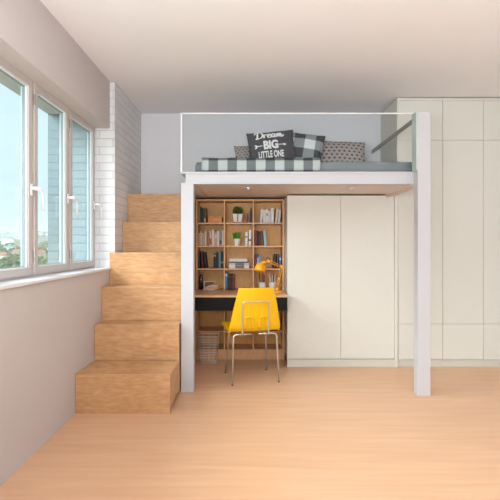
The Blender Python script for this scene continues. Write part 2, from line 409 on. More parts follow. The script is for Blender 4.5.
bxo('edge_trim', L((1.376, 1.3915, 3.822, 4.56, 1.751, 1.7568)), M_WHITE, lb)
bxo('edge_trim', L((-.452, -.446, 3.892, 5.0, 1.752, 1.7568)), M_PLYB, lb)
for x in (-.003, .932):
    bm = bmesh.new(); lathe(bm, [(.030, 0), (.043, 0), (.043, .006), (.030, .006), (.030, 0)], 28, cap=False)
    d = obj('downlight', bm, M_CHROME, lb, smooth=False); d.location = (x-O.x, 4.07-O.y, 1.7505)
    bm = bmesh.new(); lathe(bm, [(.0295, .0025), (.0295, .006)], 24); obj('lens', bm, mat('downlight_lens', (70, 66, 60), .2), d)
gl = bxo('glass_panel', L((-.565, 1.42, 3.806, 3.816, 1.8605, 2.348)), M_LGLASS, lb)
bxo('glass_edge', L((1.378, 1.3875, 3.704, 3.8055, 1.8555, 2.345)), M_GEDGE, lb)
bm = bmesh.new(); box(bm, *L((-.578, 1.42, 3.802, 3.820, 2.350, 2.359))); box(bm, *L((-.578, -.566, 3.802, 3.820, 1.8605, 2.348)))
obj('glass_frame', bm, M_WHITE, lb, .002)
bm = bmesh.new(); box(bm, *L((1.402, 1.414, 3.83, 5.15, 2.285, 2.325)))
obj('handrail', bm, M_BRUSH, lb, .002)

# mattress, with soft rounded edges
def cushion_box(bm, x0, x1, y0, y1, z0, z1, r, nx=40, ny=20, nz=5, wob=.004):
    bmesh.ops.create_cube(bm, size=2)
    bmesh.ops.subdivide_edges(bm, edges=bm.edges[:], cuts=14, use_grid_fill=True)
    hx, hy, hzz = (x1-x0)/2, (y1-y0)/2, (z1-z0)/2
    for v in bm.verts:
        p = Vector((v.co.x*hx, v.co.y*hy, v.co.z*hzz))
        q = Vector((max(-hx+r, min(hx-r, p.x)), max(-hy+r, min(hy-r, p.y)), max(-hzz+r, min(hzz-r, p.z))))
        d = p-q
        if d.length > 1e-6: p = q+d.normalized()*min(r, max(abs(d.x), abs(d.y), abs(d.z)))
        p.z += wob*math.sin(p.x*21+p.y*9) if v.co.z > 0 else 0
        p.y += wob*.8*math.sin(p.x*33) if v.co.y < 0 else 0
        v.co = p+Vector(((x0+x1)/2, (y0+y1)/2, (z0+z1)/2))
bm = bmesh.new(); cushion_box(bm, -.47, 1.425, 3.865, 5.06, 1.856, 1.972, .045)
tag(obj('mattress', bm, M_SHEET, smooth=True), 'long grey sheeted mattress lying on the loft bed', 'mattress')

# plaid blanket folded over the mattress front
M_PLAID = uvpattern('plaid_throw_cloth', 'plaid', [(184, 190, 189), (116, 121, 123), (64, 67, 70)], 6.17, 6.17)
bm = bmesh.new(); uvl = bm.loops.layers.uv.new('UVMap')
X0, X1 = -.405, .61
path = [(3.853, 1.868), (3.852, 1.90), (3.851, 1.935), (3.853, 1.962), (3.866, 1.978), (3.89, 1.984), (4.0, 1.984), (4.1, 1.984), (4.2, 1.984), (4.3, 1.984), (4.38, 1.984)]
arc = [0]
for a, b in zip(path, path[1:]): arc.append(arc[-1]+math.hypot(b[0]-a[0], b[1]-a[1]))
N = 40; grid = []
for i in range(N+1):
    x = X0+(X1-X0)*i/N
    grid.append([bm.verts.new((x, y+(.003*math.sin(x*24+j) - .002 if j < 4 else 0), z+(.003*math.sin(x*20+j*.7)+.003 if j > 4 else 0))) for j, (y, z) in enumerate(path)])
for i in range(N):
    for j in range(len(path)-1):
        f = bm.faces.new((grid[i][j], grid[i+1][j], grid[i+1][j+1], grid[i][j+1]))
        for l, (a, b) in zip(f.loops, ((i, j), (i+1, j), (i+1, j+1), (i, j+1))):
            l[uvl].uv = ((X1-X0)*a/N+.022, arc[b]+.150)
ob = obj('throw_blanket', bm, M_PLAID, smooth=True); md = ob.modifiers.new('thick', 'SOLIDIFY'); md.thickness = .008; md.offset = 1
tag(ob, 'grey and white plaid throw blanket over the front of the mattress', 'blanket')

# pillows
def psurf(u, v, W_, H_, T, pinch=.10):
    x = u*W_/2*(1-pinch*(1-abs(v)**2.0)*0.6*abs(u)**3); z = v*H_/2*(1-pinch*(1-abs(u)**2.0)*0.6*abs(v)**3)
    t = T/2*(max(0, 1-abs(u)**2.6)**.55)*(max(0, 1-abs(v)**2.6)**.55)
    return x, t, z
def pillow(label, W_, H_, T, m, loc, rot, group='pillows on the loft bed'):
    bm = bmesh.new(); uvl = bm.loops.layers.uv.new('UVMap'); N = 28
    G = {}
    for sgn in (-1, 1):
        for i in range(N+1):
            for j in range(N+1):
                u, v = math.sin(math.pi/2*(2*i/N-1)), math.sin(math.pi/2*(2*j/N-1))
                x, t, z = psurf(u, v, W_, H_, T)
                edge = i in (0, N) or j in (0, N)
                if edge and sgn == 1: G[(1, i, j)] = G[(-1, i, j)]; continue
                wr = .004*math.sin(7*u+3*v)*math.sin(5*v-2*u) if not edge else 0
                G[(sgn, i, j)] = (bm.verts.new((x, sgn*(t+wr), z)), x+W_/2, z+H_/2)
        for i in range(N):
            for j in range(N):
                ks = [(sgn, i, j), (sgn, i+1, j), (sgn, i+1, j+1), (sgn, i, j+1)]
                f = bm.faces.new([G[k][0] for k in ks])
                for l, k in zip(f.loops, ks): l[uvl].uv = (G[k][1], G[k][2])
    o = obj('pillow', bm, m, smooth=True); o.location = loc; o.rotation_euler = rot
    return tag(o, label, 'pillow', group)
M_DOT = uvpattern('dotted_taupe_cloth', 'dots', [(172, 162, 158), (84, 78, 80)], 19, 24)
M_DOTL = uvpattern('dotted_taupe_cloth_fine', 'dots', [(172, 162, 156), (92, 84, 86)], 27, 32)
M_PLP = uvpattern('plaid_pillow_cloth', 'plaid', [(226, 230, 230), (150, 154, 156), (82, 82, 86)], 4.6, 4.6)
M_CHAR = mat('charcoal_cotton', (86, 84, 88), .9, spec=.1, bump=.3, bscale=30)
M_WPIL = mat('white_cotton', (214, 210, 206), .9, spec=.1)
zt = 1.988
pillow('white pillow mostly hidden behind the dotted pillow at the right', .58, .40, .12, M_WPIL, (.95, 4.97, zt+.185), (R(-16), 0, 0))
pillow('wide taupe pillow with dark dots at the right end of the bed', .56, .39, .15, M_DOT, (.955, 4.74, zt+.175), (R(-20), R(2), 0))
pillow('taupe finely dotted pillow at the left behind the lettered pillow', .42, .34, .12, M_DOTL, (.06, 4.74, zt+.155), (R(-18), R(-4), R(4)))
pillow('grey and white plaid pillow tilted beside the lettered pillow', .42, .42, .13, M_PLP, (.545, 4.585, zt+.205), (R(-17), R(9), R(-6)))
PW, PH, PT = .475, .43, .15
dp = pillow('charcoal pillow lettered Dream Big Little One with an arrow', PW, PH, PT, M_CHAR, (.225, 4.45, zt+.185), (R(-17), R(-5), 0))
def onpillow(me_name, verts, faces):
    bm = bmesh.new(); vs = []
    for x, z in verts:
        u, v = max(-.98, min(.98, x/(PW/2))), max(-.98, min(.98, z/(PH/2)))
        _, t, _ = psurf(u, v, PW, PH, PT)
        vs.append(bm.verts.new((x, -t-.0075, z)))
    for f in faces:
        try: bm.faces.new([vs[i] for i in f])
        except ValueError: pass
    return obj(me_name, bm, mat('white_print', (232, 232, 232), .9), dp)
def text(name, s, size, cx, cz, shear=0, off=0, sxx=1, rot=0):
    cu = bpy.data.curves.new('t', 'FONT'); cu.body = s; cu.size = size; cu.align_x = 'CENTER'; cu.align_y = 'CENTER'; cu.shear = shear; cu.offset = off; cu.resolution_u = 6
    o = bpy.data.objects.new('t', cu); C.objects.link(o)
    dg = bpy.context.evaluated_depsgraph_get(); me = bpy.data.meshes.new_from_object(o.evaluated_get(dg))
    V = [(v.co.x*sxx, v.co.y) for v in me.vertices]; F = [list(p.vertices) for p in me.polygons]
    bpy.data.objects.remove(o); bpy.data.curves.remove(cu); bpy.data.meshes.remove(me)
    c, sn = math.cos(rot), math.sin(rot)
    return onpillow(name, [(x*c-y*sn+cx, x*sn+y*c+cz) for x, y in V], F)
def strokes(name, lines, wd):
    V, F = [], []
    for ln in lines:
        ln = [Vector(p) for p in ln]
        for i, p in enumerate(ln):
            t = (ln[min(i+1, len(ln)-1)]-ln[max(i-1, 0)]).normalized(); nn = Vector((-t.y, t.x))
            ww = wd*(.45+.75*abs(t.y)); V += [tuple(p+nn*ww), tuple(p-nn*ww)]
            if i: k = len(V); F.append([k-4, k-3, k-1, k-2])
    return onpillow(name, V, F)
def bez(pts, n=7):
    """catmull-rom through points"""
    P = [Vector(p) for p in pts]; P = [P[0]]+P+[P[-1]]; out = []
    for i in range(1, len(P)-2):
        for k in range(n):
            t = k/n; a, b, c, d = P[i-1:i+3]
            out.append(.5*((2*b)+(c-a)*t+(2*a-5*b+4*c-d)*t*t+(3*b-a-3*c+d)*t**3))
    out.append(P[-2]); return out
def sc(pts, ox, oz, s): return [(ox+x*s, oz+z*s) for x, z in pts]
k = .046; zb = .103
scr = []
scr.append(bez(sc([(.15, 1.75), (.05, 1.0), (.0, .05)], -.132, zb-.004, k)))                                    # D stem
scr.append(bez(sc([(-.55, 1.3), (-.3, 1.75), (.5, 1.85), (1.15, 1.2), (.9, .35), (.0, .0), (-.4, .25)], -.132, zb-.004, k)))
scr.append(bez(sc([(.0, .95), (.1, .5), (.05, .0)], -.070, zb, k))); scr.append(bez(sc([(.05, .4), (.3, .9), (.6, .9), (.75, .75)], -.070, zb, k)))  # r
scr.append(bez(sc([(0, .45), (.45, .6), (.55, .85), (.3, 1.0), (.02, .6), (.1, .1), (.4, .0), (.75, .25)], -.030, zb+.001, k)))  # e
scr.append(bez(sc([(.65, .85), (.3, 1.0), (.0, .55), (.1, .05), (.4, .1), (.65, .6), (.68, .9), (.66, .3), (.75, .0), (.95, .15)], .010, zb+.004, k)))  # a
scr.append(bez(sc([(.0, .9), (.08, .45), (.05, .0), (.1, .5), (.35, .9), (.48, .6), (.45, .0), (.52, .5), (.75, .92), (.92, .65), (.9, .1), (1.1, .0), (1.5, .5)], .060, zb+.007, k)))  # m
strokes('lettering_dream', scr, .0074)
text('lettering_big', 'BIG', .122, -.008, .020, 0, .006, .78, R(1))
text('lettering_little_one', 'LITTLE ONE', .094, -.014, -.080, 0, .003, .49)
onpillow('arrow_shaft', [(-.160, .022), (-.09, .024), (-.09, .016), (-.160, .014)], [(0, 1, 2, 3)])
onpillow('arrow_shaft', [(.066, .024), (.116, .024), (.116, .016), (.066, .016)], [(0, 1, 2, 3)])
onpillow('arrow_head', [(.117, .036), (.145, .020), (.117, .004)], [(0, 1, 2)])
onpillow('arrow_feather', [(-.172, .038), (-.150, .018), (-.172, -.004), (-.150, -.002), (-.132, .016), (-.150, .036)], [(0, 1, 2, 3, 4, 5)])

# ------------------------------------------------------------------ wardrobes
def tall(x0, x1, label, first=False):
    t = thing('tall_wardrobe', label, 'wardrobe', ((x0+x1)/2, 4.573, 0), 0, 'tall cream wardrobes along the right')
    h = (x1-x0)/2
    bm = bmesh.new(); box(bm, -h+.0005, h-.0005, .020, .578, .074, 2.732); obj('carcass', bm, M_CREAM2, t)
    bxo('cornice', (-h+.0005, h-.0005, .001, .0195, 2.712, 2.732), M_CREAM2, t)
    a = -h+(.014 if first else .0015); b = h-.0015
    for nm, z0, z1 in (('top_door', 2.3065, 2.709), ('door', .4385, 2.3035), ('bottom_drawer', .077, .4355)):
        bxo(nm, (a, b, 0, .0195, z0, z1), M_CREAM, t, .0015)
    if first: bxo('end_panel', (-h+.0005, -h+.0125, 0, .0195, 0.0, 2.711), M_CREAM, t, .001)
    bxo('plinth', (-h+.0005, h-.0005, .012, .03, 0, .0735), M_PLINTH, t)
tall(1.506, 1.968, 'tall cream wardrobe unit half hidden behind the right white post', True)
tall(1.9685, 2.382, 'tall cream wardrobe unit standing right of the right white post')
tall(2.3825, 2.80, 'rightmost tall cream wardrobe unit cut by the photo edge')
t = thing('wardrobe', 'low cream two door wardrobe built in under the loft bed', 'wardrobe', (.933, 4.573, 0))
bxo('carcass', (.389-.933, 1.478-.933, .020, .578, .074, 1.745), M_CREAM2, t)
bxo('door', (.391-.933, .9305-.933, 0, .0195, .088, 1.743), M_CREAM, t, .0015)
bxo('door', (.9335-.933, 1.476-.933, 0, .0195, .088, 1.743), M_CREAM, t, .0015)
bxo('plinth', (.389-.933, 1.478-.933, .006, .03, 0, .0735), M_PLINTH, t)
bxo('end_panel', (1.4785-.933, 1.503-.933, -.012, .5, 0, 1.745), M_CREAM2, t, .001)

# ------------------------------------------------------------------ bookcase
YK = 4.865; DB = .285
BX = [-.574, -.2665, .0465, .384]          # panel outer edges / divider centres
SH = [1.481, 1.231, .985, .742]            # shelf tops (top three, then the desk level)
bk = thing('bookcase', 'wooden open bookcase with three columns of shelves behind the desk', 'bookcase', (-.1, YK, 0)); ox = .1
bxo('back_panel', (BX[0]+ox+.001, BX[3]+ox-.001, DB-.006, DB, .02, 1.73), M_PLYBACK, bk)
for x0, x1 in ((BX[0], BX[0]+.016), (BX[3]-.022, BX[3])): bxo('side_panel', (x0+ox, x1+ox, 0, DB-.0065, 0, 1.733), M_PLYB, bk, .001)
for x in BX[1:3]: bxo('divider', (x-.008+ox, x+.008+ox, .001, DB-.0065, .1115, 1.7165), M_PLYB, bk, .001)
for z in SH+[.310, .111]:
    for c in range(3):
        xa = BX[0]+.0165 if c == 0 else BX[c]+.0085; xb = BX[3]-.0225 if c == 2 else BX[c+1]-.0085
        if z == .111 and c: continue
        if z == .111: xb = BX[3]-.0225
        bxo('shelf', (xa+ox, xb+ox, .002, DB-.0065, z-.016, z), M_PLYB, bk, .001)
bxo('top_panel', (BX[0]+.0165+ox, BX[3]-.0225+ox, 0, DB-.0065, 1.717, 1.733), M_PLYB, bk, .001)
bxo('plinth', (BX[0]+.0165+ox, BX[3]-.0225+ox, .003, .02, 0, .0945), M_PLYB, bk, .001)

# ------------------------------------------------------------------ desk
dk = thing('desk', 'wooden desk top with black drawer front set before the bookcase', 'desk', (-.1, 4.345, 0))
bxo('worktop', (-.574+.1, .374+.1, 0, .5195, .734, .752), M_DESK, dk, .002)
bm = bmesh.new(); box(bm, -.559+.1, .370+.1, .006, .45, .604, .7335); obj('drawer', bm, M_BLACK, dk, .002)
bxo('side_panel', (-.574+.1, -.5605+.1, .02, .5, 0, .7335), M_DESK, dk, .001)

# ------------------------------------------------------------------ books
def book(w_, h_, d_, rgb, loc, label, group, lean=0, band=None, flat=False, yaw=0):
    bm = bmesh.new(); t = .002
    box(bm, -w_/2, -w_/2+t, 0, d_, 0, h_); box(bm, w_/2-t, w_/2, 0, d_, 0, h_); box(bm, -w_/2+t, w_/2-t, 0, t, 0, h_)
    o = obj('book', bm, mat('book_cover', rgb, .6))
    bm = bmesh.new(); box(bm, -w_/2+t+.0002, w_/2-t-.0002, t+.0003, d_-.005, .004, h_-.004); obj('pages', bm, M_PAGES, o)
    if band:
        bm = bmesh.new(); box(bm, -w_/2+.001, w_/2-.001, -.0006, .0003, h_*band[1], h_*band[2]); obj('spine_band', bm, mat('spine_print', band[0], .6), o)
    if flat: o.rotation_euler = (0, R(-90), yaw); o.location = (loc[0]+h_/2, loc[1], loc[2]+w_/2)
    else:
        o.rotation_euler = (0, lean, 0)
        # keep the lower corner on the shelf
        o.location = (loc[0], loc[1], loc[2]+w_/2*abs(math.sin(lean)))
    return tag(o, label, 'book', group)
SB = 91.6   # pixels per metre at the spines
YS = YK+.045
def row(shelf, z, items, group):
    for (xa, xb, yt, rgb, lean, band, label) in items:
        if xb < 224.5: xa, xb = [198.1+(q-197.2)*25.5/26.8 for q in (xa, xb)]
        elif xb < 253: xa, xb = xa-.5, xb-.5
        x0, x1 = (xa-249)/SB, (xb-249)/SB
        h_ = 1.25+(244-yt)/SB-z
        l_ = R(lean)
        w_ = x1-x0-.001
        xm = (x0+x1)/2
        if lean: w_ = min(w_, .026); xm -= 0
        book(w_, h_, .17+.02*random.random(), rgb, (xm, YS+.012*random.random(), z+.0005), label, group, l_, band)
Z1, Z2, Z3, Z4 = SH[0], SH[1], SH[2], .752
row(1, Z1, [(197.2, 199.4, 206, (128, 112, 70), 0, None, 'olive narrow book, leftmost on the top left shelf'),
            (199.9, 202, 208, (28, 30, 36), 0, None, 'black book second from left on the top left shelf'),
            (202.1, 203.4, 208.5, (40, 52, 60), 0, None, 'thin dark slate book on the top left shelf between black and olive books'),
            (203.5, 205.3, 207.6, (84, 82, 40), 0, ((206, 196, 160), .05, .3), 'dark olive book with pale label at spine foot, nearest the orange box')], 'books beside the orange box')
row(2, Z2, [(197.2, 199.2, 233, (176, 154, 132), 0, None, 'taupe book at the far left of the beige row'),
            (199.3, 201.6, 231.3, (198, 176, 152), 0, None, 'pale tan book second in the beige row'),
            (201.7, 203.9, 232.8, (186, 164, 142), 0, None, 'short tan book third in the beige row'),
            (204, 206.1, 231, (204, 186, 164), 0, None, 'light sand book fourth in the beige row'),
            (206.6, 208.7, 232.2, (152, 122, 96), 0, None, 'brown book in the middle of the beige row'),
            (209, 211.4, 231.2, (206, 180, 166), 0, ((190, 84, 62), .1, .5), 'pinkish book with red spine patch in the beige row'),
            (211.8, 214.4, 230, (220, 208, 192), 0, None, 'tall cream book right of the red patched book'),
            (214.6, 217, 231.7, (178, 160, 146), 0, ((214, 200, 180), .5, .8), 'grey beige book with pale upper spine in the beige row'),
            (217.1, 219.5, 230.8, (216, 204, 190), 0, None, 'cream book third from the right in the beige row'),
            (219.7, 222, 230.8, (150, 146, 148), 0, ((70, 70, 76), .12, .35), 'grey book with dark lower spine in the beige row'),
            (222.2, 224, 230.3, (216, 214, 214), 0, None, 'whitish book at the far right of the beige row')], 'beige books on the second left shelf')
row(3, Z1+.009, [], '')
row(1, Z1, [(246.9, 248.4, 213.5, (150, 66, 58), 3, None, 'small reddish book leaning right of the dotted pot'),
            (248.9, 250.3, 210.5, (128, 128, 130), 3, None, 'grey book leaning between reddish and dark books by the dotted pot'),
            (250.7, 252.0, 207.6, (54, 50, 50), 1, None, 'tall dark book against the divider right of the dotted pot')], 'books right of the dotted pot')
WH = (228, 226, 224)
row(1, Z1, [(259.4, 262.4, 209, WH, 6, None, 'white book leaning at the left end of the top right shelf'),
            (263.1, 265.8, 210, (224, 224, 226), 0, None, 'upright white book second on the top right shelf'),
            (266, 268.1, 209, (236, 234, 232), 0, ((170, 170, 176), .5, .7), 'white book with grey spine mark on the top right shelf'),
            (268.2, 270.4, 211, (216, 216, 218), 0, None, 'shortest white book on the top right shelf'),
            (270.6, 273.9, 208, (234, 232, 230), 0, None, 'thickest tallest white book on the top right shelf'),
            (274.9, 277.2, 208.6, (220, 210, 190), 6, None, 'cream book leaning right of the white row on the top right shelf'),
            (277.9, 280, 210, (226, 224, 222), 5, None, 'white book leaning by the right side panel on the top shelf')], 'white books on the top right shelf')
row(2, Z2, [(245.4, 248, 232, (222, 222, 224), 2, ((60, 60, 66), .6, .68), 'shorter white book beside the potted grass'),
            (248.6, 251.8, 230, (236, 236, 236), 2, ((40, 40, 44), .3, .4), 'taller white book with black spine mark beside the potted grass')], 'white books beside the potted grass')
row(2, Z2, [(255.1, 256.4, 230, (176, 40, 44), 0, None, 'red book leftmost on the second right shelf'),
            (256.6, 258.6, 231, (30, 28, 30), 0, None, 'black book right of the red book on the second right shelf'),
            (258.8, 260.5, 231.4, (74, 38, 28), 0, None, 'dark brown book in the middle of the second right shelf'),
            (260.6, 262.3, 231, (98, 58, 40), 0, None, 'brown book next to the leaning light blue book'),
            (264.2, 267.0, 230.4, (136, 186, 200), -5, None, 'light blue book leaning on the brown book')], 'books on the second right shelf')
row(3, Z3, [(197.4, 199.4, 251.5, (26, 24, 28), 0, None, 'black book leftmost on the third left shelf'),
            (201.2, 203.1, 251.5, (96, 34, 44), -4, None, 'dark red book leaning on the third left shelf'),
            (204.6, 206.4, 252.4, (36, 32, 36), -7, None, 'charcoal book leaning outermost on the third left shelf'),
            (213.4, 215.9, 253.4, (30, 30, 34), 0, ((208, 140, 70), .78, .9), 'black book with orange spine spot on the third left shelf'),
            (216.1, 218.6, 252, (24, 26, 32), 0, None, 'plain black book left of the teal book'),
            (218.8, 220.9, 251, (96, 140, 146), 0, None, 'teal book on the third left shelf'),
            (221.2, 223.8, 251.6, (26, 26, 28), 0, ((150, 130, 90), .3, .4), 'black book between teal book and divider')], 'dark books on the third left shelf')
row(3, Z3, [(255.3, 256.9, 254, (110, 62, 104), 0, None, 'purple book leftmost on the third right shelf'),
            (257.1, 258.4, 258, (214, 214, 214), 0, None, 'thin white book on the third right shelf beside the purple one'),
            (258.6, 260.6, 255, (64, 160, 186), 0, ((110, 60, 120), .1, .45), 'cyan book behind the lamp head on the third right shelf'),
            (272.6, 274.6, 254, (40, 36, 38), 8, None, 'black book leaning on the third right shelf above the lamp elbow'),
            (276.2, 277.8, 254.4, (122, 56, 52), 5, None, 'dull red book leaning between black and blue books'),
            (279.0, 280.8, 255, (58, 122, 176), 2, ((180, 214, 228), .6, .8), 'blue book beside the right side panel on the third shelf')], 'small books on the third right shelf')
row(4, Z4, [(225.9, 228, 273, (74, 130, 172), 0, ((210, 220, 226), .8, .95), 'blue book leftmost behind the chair on the desk level'),
            (228.4, 230.4, 275, (34, 30, 34), 0, None, 'black book right of the blue book on the desk level'),
            (230.8, 232.4, 274.4, (58, 44, 40), 0, None, 'dark brown book left of the maroon book on the desk level'),
            (232.8, 235, 275, (122, 40, 42), 0, None, 'maroon book at the right of the desk level row')], 'books on the desk level behind the chair')
# stack of flat books
gs = 'flat stacked books on the third middle shelf'
z = Z3+.0005
for t_, ln, xl, rgb, lab in ((.030, .222, 229.0, (224, 222, 218), 'white thick book at the bottom of the flat stack'),
                             (.026, .218, 229.2, (206, 204, 202), 'pale grey book second from bottom of the flat stack'),
                             (.014, .205, 229.2, (84, 82, 88), 'dark grey book in the middle of the flat stack'),
                             (.016, .200, 229.0, (226, 220, 214), 'off white book second from top of the flat stack'),
                             (.017, .190, 229.4, (232, 224, 216), 'white book on top of the flat stack')):
    book(t_, ln, .16, rgb, ((xl-249)/SB+ln/2, YS, z), lab, gs, flat=True, band=((120, 116, 116), .25, .7) if t_ > .02 else None); z += t_+.0004
book(.008, .15, .15, (150, 60, 50), ((233-249)/SB+.075, YS-.02, Z1+.0005), 'thin red book lying flat under the dotted pot', 'books under pots', flat=True)
book(.016, .125, .15, (226, 224, 220), ((238.5-249)/SB+.0625, YS, Z4+.0005), 'white notebook lying flat on the desk behind the chair', 'notebooks on the desk', flat=True)

# ------------------------------------------------------------------ box, plants, bottle
b = thing('storage_box', 'orange wooden box with white pull on the top left shelf', 'box', ((215.1-249)/SB, YS+.08, Z1+.0005))
bxo('body', (-.075, .075, -.07, .07, 0, .052), mat('orange_box_wood', (226, 152, 62), .5), b, .002)
bxo('lid', (-.077, .077, -.072, .072, .0525, .072), mat('orange_box_wood', (226, 152, 62), .5), b, .002)
bm = bmesh.new(); tube(bm, fillet([(-.022, -.0695, .040), (-.018, -.078, .034), (.018, -.078, .034), (.022, -.0695, .040)], .01), .004, 8); obj('pull', bm, M_WHITE, b, smooth=True)

p = thing('potted_shrub', 'small round leafy shrub in a square white dotted pot on top middle shelf', 'plant', ((237.6-249)/SB, YS+.055, Z1+.009))
bm = bmesh.new(); frustum(bm, .042, .042, .057, .057, 0, .090); obj('pot', bm, mat('white_ceramic', (232, 226, 218), .35), p, .003)
bm = bmesh.new()
for q in range(4): box(bm, -.007, .007, -.0515-.0024*q, -.044-.003*q, .010+.02*q, .023+.02*q)
obj('pot_mark', bm, mat('black_glaze', (40, 36, 34), .4), p)
bxo('soil', (-.050, .050, -.050, .050, .082, .0915), mat('soil', (60, 44, 32), .95), p)
def leaves(bm, n, fn, w_, l_):
    for i in range(n):
        c, d = fn(i); d = d.normalized(); s = d.orthogonal().normalized(); s.rotate(Matrix.Rotation(random.uniform(0, 6.28), 3, d))
        nn = d.cross(s)*.15*l_
        a = [c-d*l_*.5, c-s*w_*.5+nn, c+d*l_*.5, c+s*w_*.5+nn]
        bm.faces.new([bm.verts.new(v) for v in a])
def shrub(i):
    while True:
        v = Vector((random.uniform(-1, 1), random.uniform(-1, 1), random.uniform(-1, 1)))
        if .45 < v.length < 1: break
    return Vector((v.x*.056, v.y*.056, .128+v.z*.046)), v+Vector((0, 0, .3))
bm = bmesh.new(); leaves(bm, 420, shrub, .013, .018); obj('foliage', bm, mat('dusty_green_leaf', (92, 108, 52), .7), p)
bm = bmesh.new()
for q in range(7):
    a = q*.9; tube(bm, [(0, 0, .088), (.012*math.cos(a), .012*math.sin(a), .11), (.035*math.cos(a), .035*math.sin(a), .145)], .002, 5)
obj('stem', bm, mat('twig', (92, 70, 44), .8), p)

p = thing('potted_grass', 'bright green grass in a small round white pot on second middle shelf', 'plant', ((236.6-249)/SB, YS+.05, Z2+.0005))
bm = bmesh.new(); lathe(bm, [(.030, 0), (.042, .072), (.043, .076), (.038, .076), (.036, .068)], 28); obj('pot', bm, mat('white_ceramic', (232, 226, 218), .35), p, smooth=False)
bm = bmesh.new()
for q in range(170):
    a, r = random.uniform(0, 6.28), .034*math.sqrt(random.random()); x, y = r*math.cos(a), r*math.sin(a)
    h = random.uniform(.06, .092); ox_, oy_ = x*.55+random.uniform(-.010, .010), y*.5+random.uniform(-.01, .01); w_ = .0028
    pa = random.uniform(0, 3.14); dx, dy = w_*math.cos(pa), w_*math.sin(pa)
    A = [bm.verts.new(v) for v in ((x-dx, y-dy, .068), (x+dx, y+dy, .068), (x+dx*.8+ox_*.4, y+dy*.8+oy_*.4, .07+h*.6), (x-dx*.8+ox_*.4, y-dy*.8+oy_*.4, .07+h*.6), (x+ox_, y+oy_, .07+h))]
    bm.faces.new(A[:4]); bm.faces.new((A[3], A[2], A[4]))
o = obj('grass_blades', bm, mat('bright_grass', (84, 160, 34), .6), p); o['kind'] = 'stuff'

p = thing('bottle', 'tall dark bottle with pale cap standing left on the desk', 'bottle', ((200.6-249)/SB, YS+.04, Z4+.0005))
bm = bmesh.new(); lathe(bm, [(.020, 0), (.022, .004), (.022, .130), (.016, .150), (.012, .158), (.012, .166)], 24); obj('body', bm, mat('dark_bottle_glass', (28, 28, 36), .2), p, smooth=True)
bm = bmesh.new(); lathe(bm, [(.015, .1662), (.015, .186), (.012, .190)], 20); obj('cap', bm, mat('tan_cap', (170, 140, 120), .5), p)

# picture frame and beige ornament
p = thing('picture_frame', 'small white picture frame leaning behind the beige ornament', 'picture frame', ((209-249)/SB, YS+.05, Z4+.0005))
p.rotation_euler = (R(-12), 0, 0)
bm = bmesh.new(); hw, hh = .063, .088
box(bm, -hw, hw, 0, .012, 0, .009); box(bm, -hw, hw, 0, .012, hh-.009, hh); box(bm, -hw, -hw+.009, 0, .012, .009, hh-.009); box(bm, hw-.009, hw, 0, .012, .009, hh-.009)
obj('frame', bm, mat('white_frame_paint', (224, 216, 206), .5), p, .001)
bxo('picture', (-hw+.009, hw-.009, .005, .011, .009, hh-.009), mat('brown_print', (120, 84, 58), .7), p)
p = thing('ornament', 'pale beige lumpy shell ornament on the left of the desk', 'ornament', ((210.5-249)/96, 4.79, .7525))
def blob(bm, c, r, sq=(1, 1, 1), seed=0):
    rnd = random.Random(seed); r0 = bmesh.ops.create_icosphere(bm, subdivisions=3, radius=1)
    ph = [rnd.uniform(0, 6) for _ in range(3)]
    for v in r0['verts']:
        k = 1+.10*math.sin(5*v.co.x+ph[0])+.08*math.sin(6*v.co.y+ph[1])+.08*math.sin(7*v.co.z+ph[2])
        v.co = Vector((c[0]+v.co.x*r*sq[0]*k, c[1]+v.co.y*r*sq[1]*k, max(0, c[2]+v.co.z*r*sq[2]*k)))
M_SHELL = mat('beige_shell', (206, 180, 156), .6, bump=.6, bscale=60)
bm = bmesh.new(); blob(bm, (-.01, 0, .022), .05, (1.2, .7, .55), 1); obj('body', bm, M_SHELL, p, smooth=True)
bm = bmesh.new(); blob(bm, (.035, -.01, .048), .034, (1.3, .8, .75), 2); obj('upper_lobe', bm, M_SHELL, p, smooth=True)
bm = bmesh.new(); tube(bm, bez([(-.085, -.02, .012), (-.06, -.03, .030), (-.02, -.035, .05), (.02, -.03, .042), (.06, -.02, .02)], 5), .011, 8); obj('curled_rim', bm, M_SHELL, p, smooth=True)

# pen cups
def cup(x, label, pens):
    p = thing('pen_cup', label, 'cup', ((x-249)/SB, YS+.03, Z4+.0005), 0, 'white pen cups on the desk')
    bm = bmesh.new(); lathe(bm, [(.034, 0), (.038, .003), (.040, .078), (.036, .078), (.034, .006)], 28); obj('cup_body', bm, mat('white_ceramic', (232, 226, 218), .35), p)
    for dx, dy, tx, ty, h, rgb, nm, lab, gp in pens:
        bm = bmesh.new(); tube(bm, [(0, 0, 0), (tx, ty, h*.9), (tx*1.03, ty*1.03, h)], [.0048, .0048, .002], 8)
        o = obj(nm, bm, mat('pen_barrel', rgb, .4), smooth=False); o.location = ((x-249)/SB+dx, YS+.03+dy, Z4+.008); tag(o, lab, nm, gp)
cup(262, 'white cup of dark and purple pens under the lamp head', [
    (-.015, .005, -.014, .004, .185, (42, 40, 42), 'pen', 'black pen leaning left in the cup under the lamp head', 'pens in the left cup'),
    (-.004, -.01, -.004, 0, .165, (150, 110, 150), 'pen', 'lilac pen in the cup under the lamp head', 'pens in the left cup'),
    (.008, 0, .004, 0, .18, (110, 30, 90), 'pen', 'tall purple pen in the cup under the lamp head', 'pens in the left cup'),
    (.016, -.008, .012, 0, .15, (140, 46, 70), 'pen', 'magenta pen leaning right in the cup under the lamp head', 'pens in the left cup')])
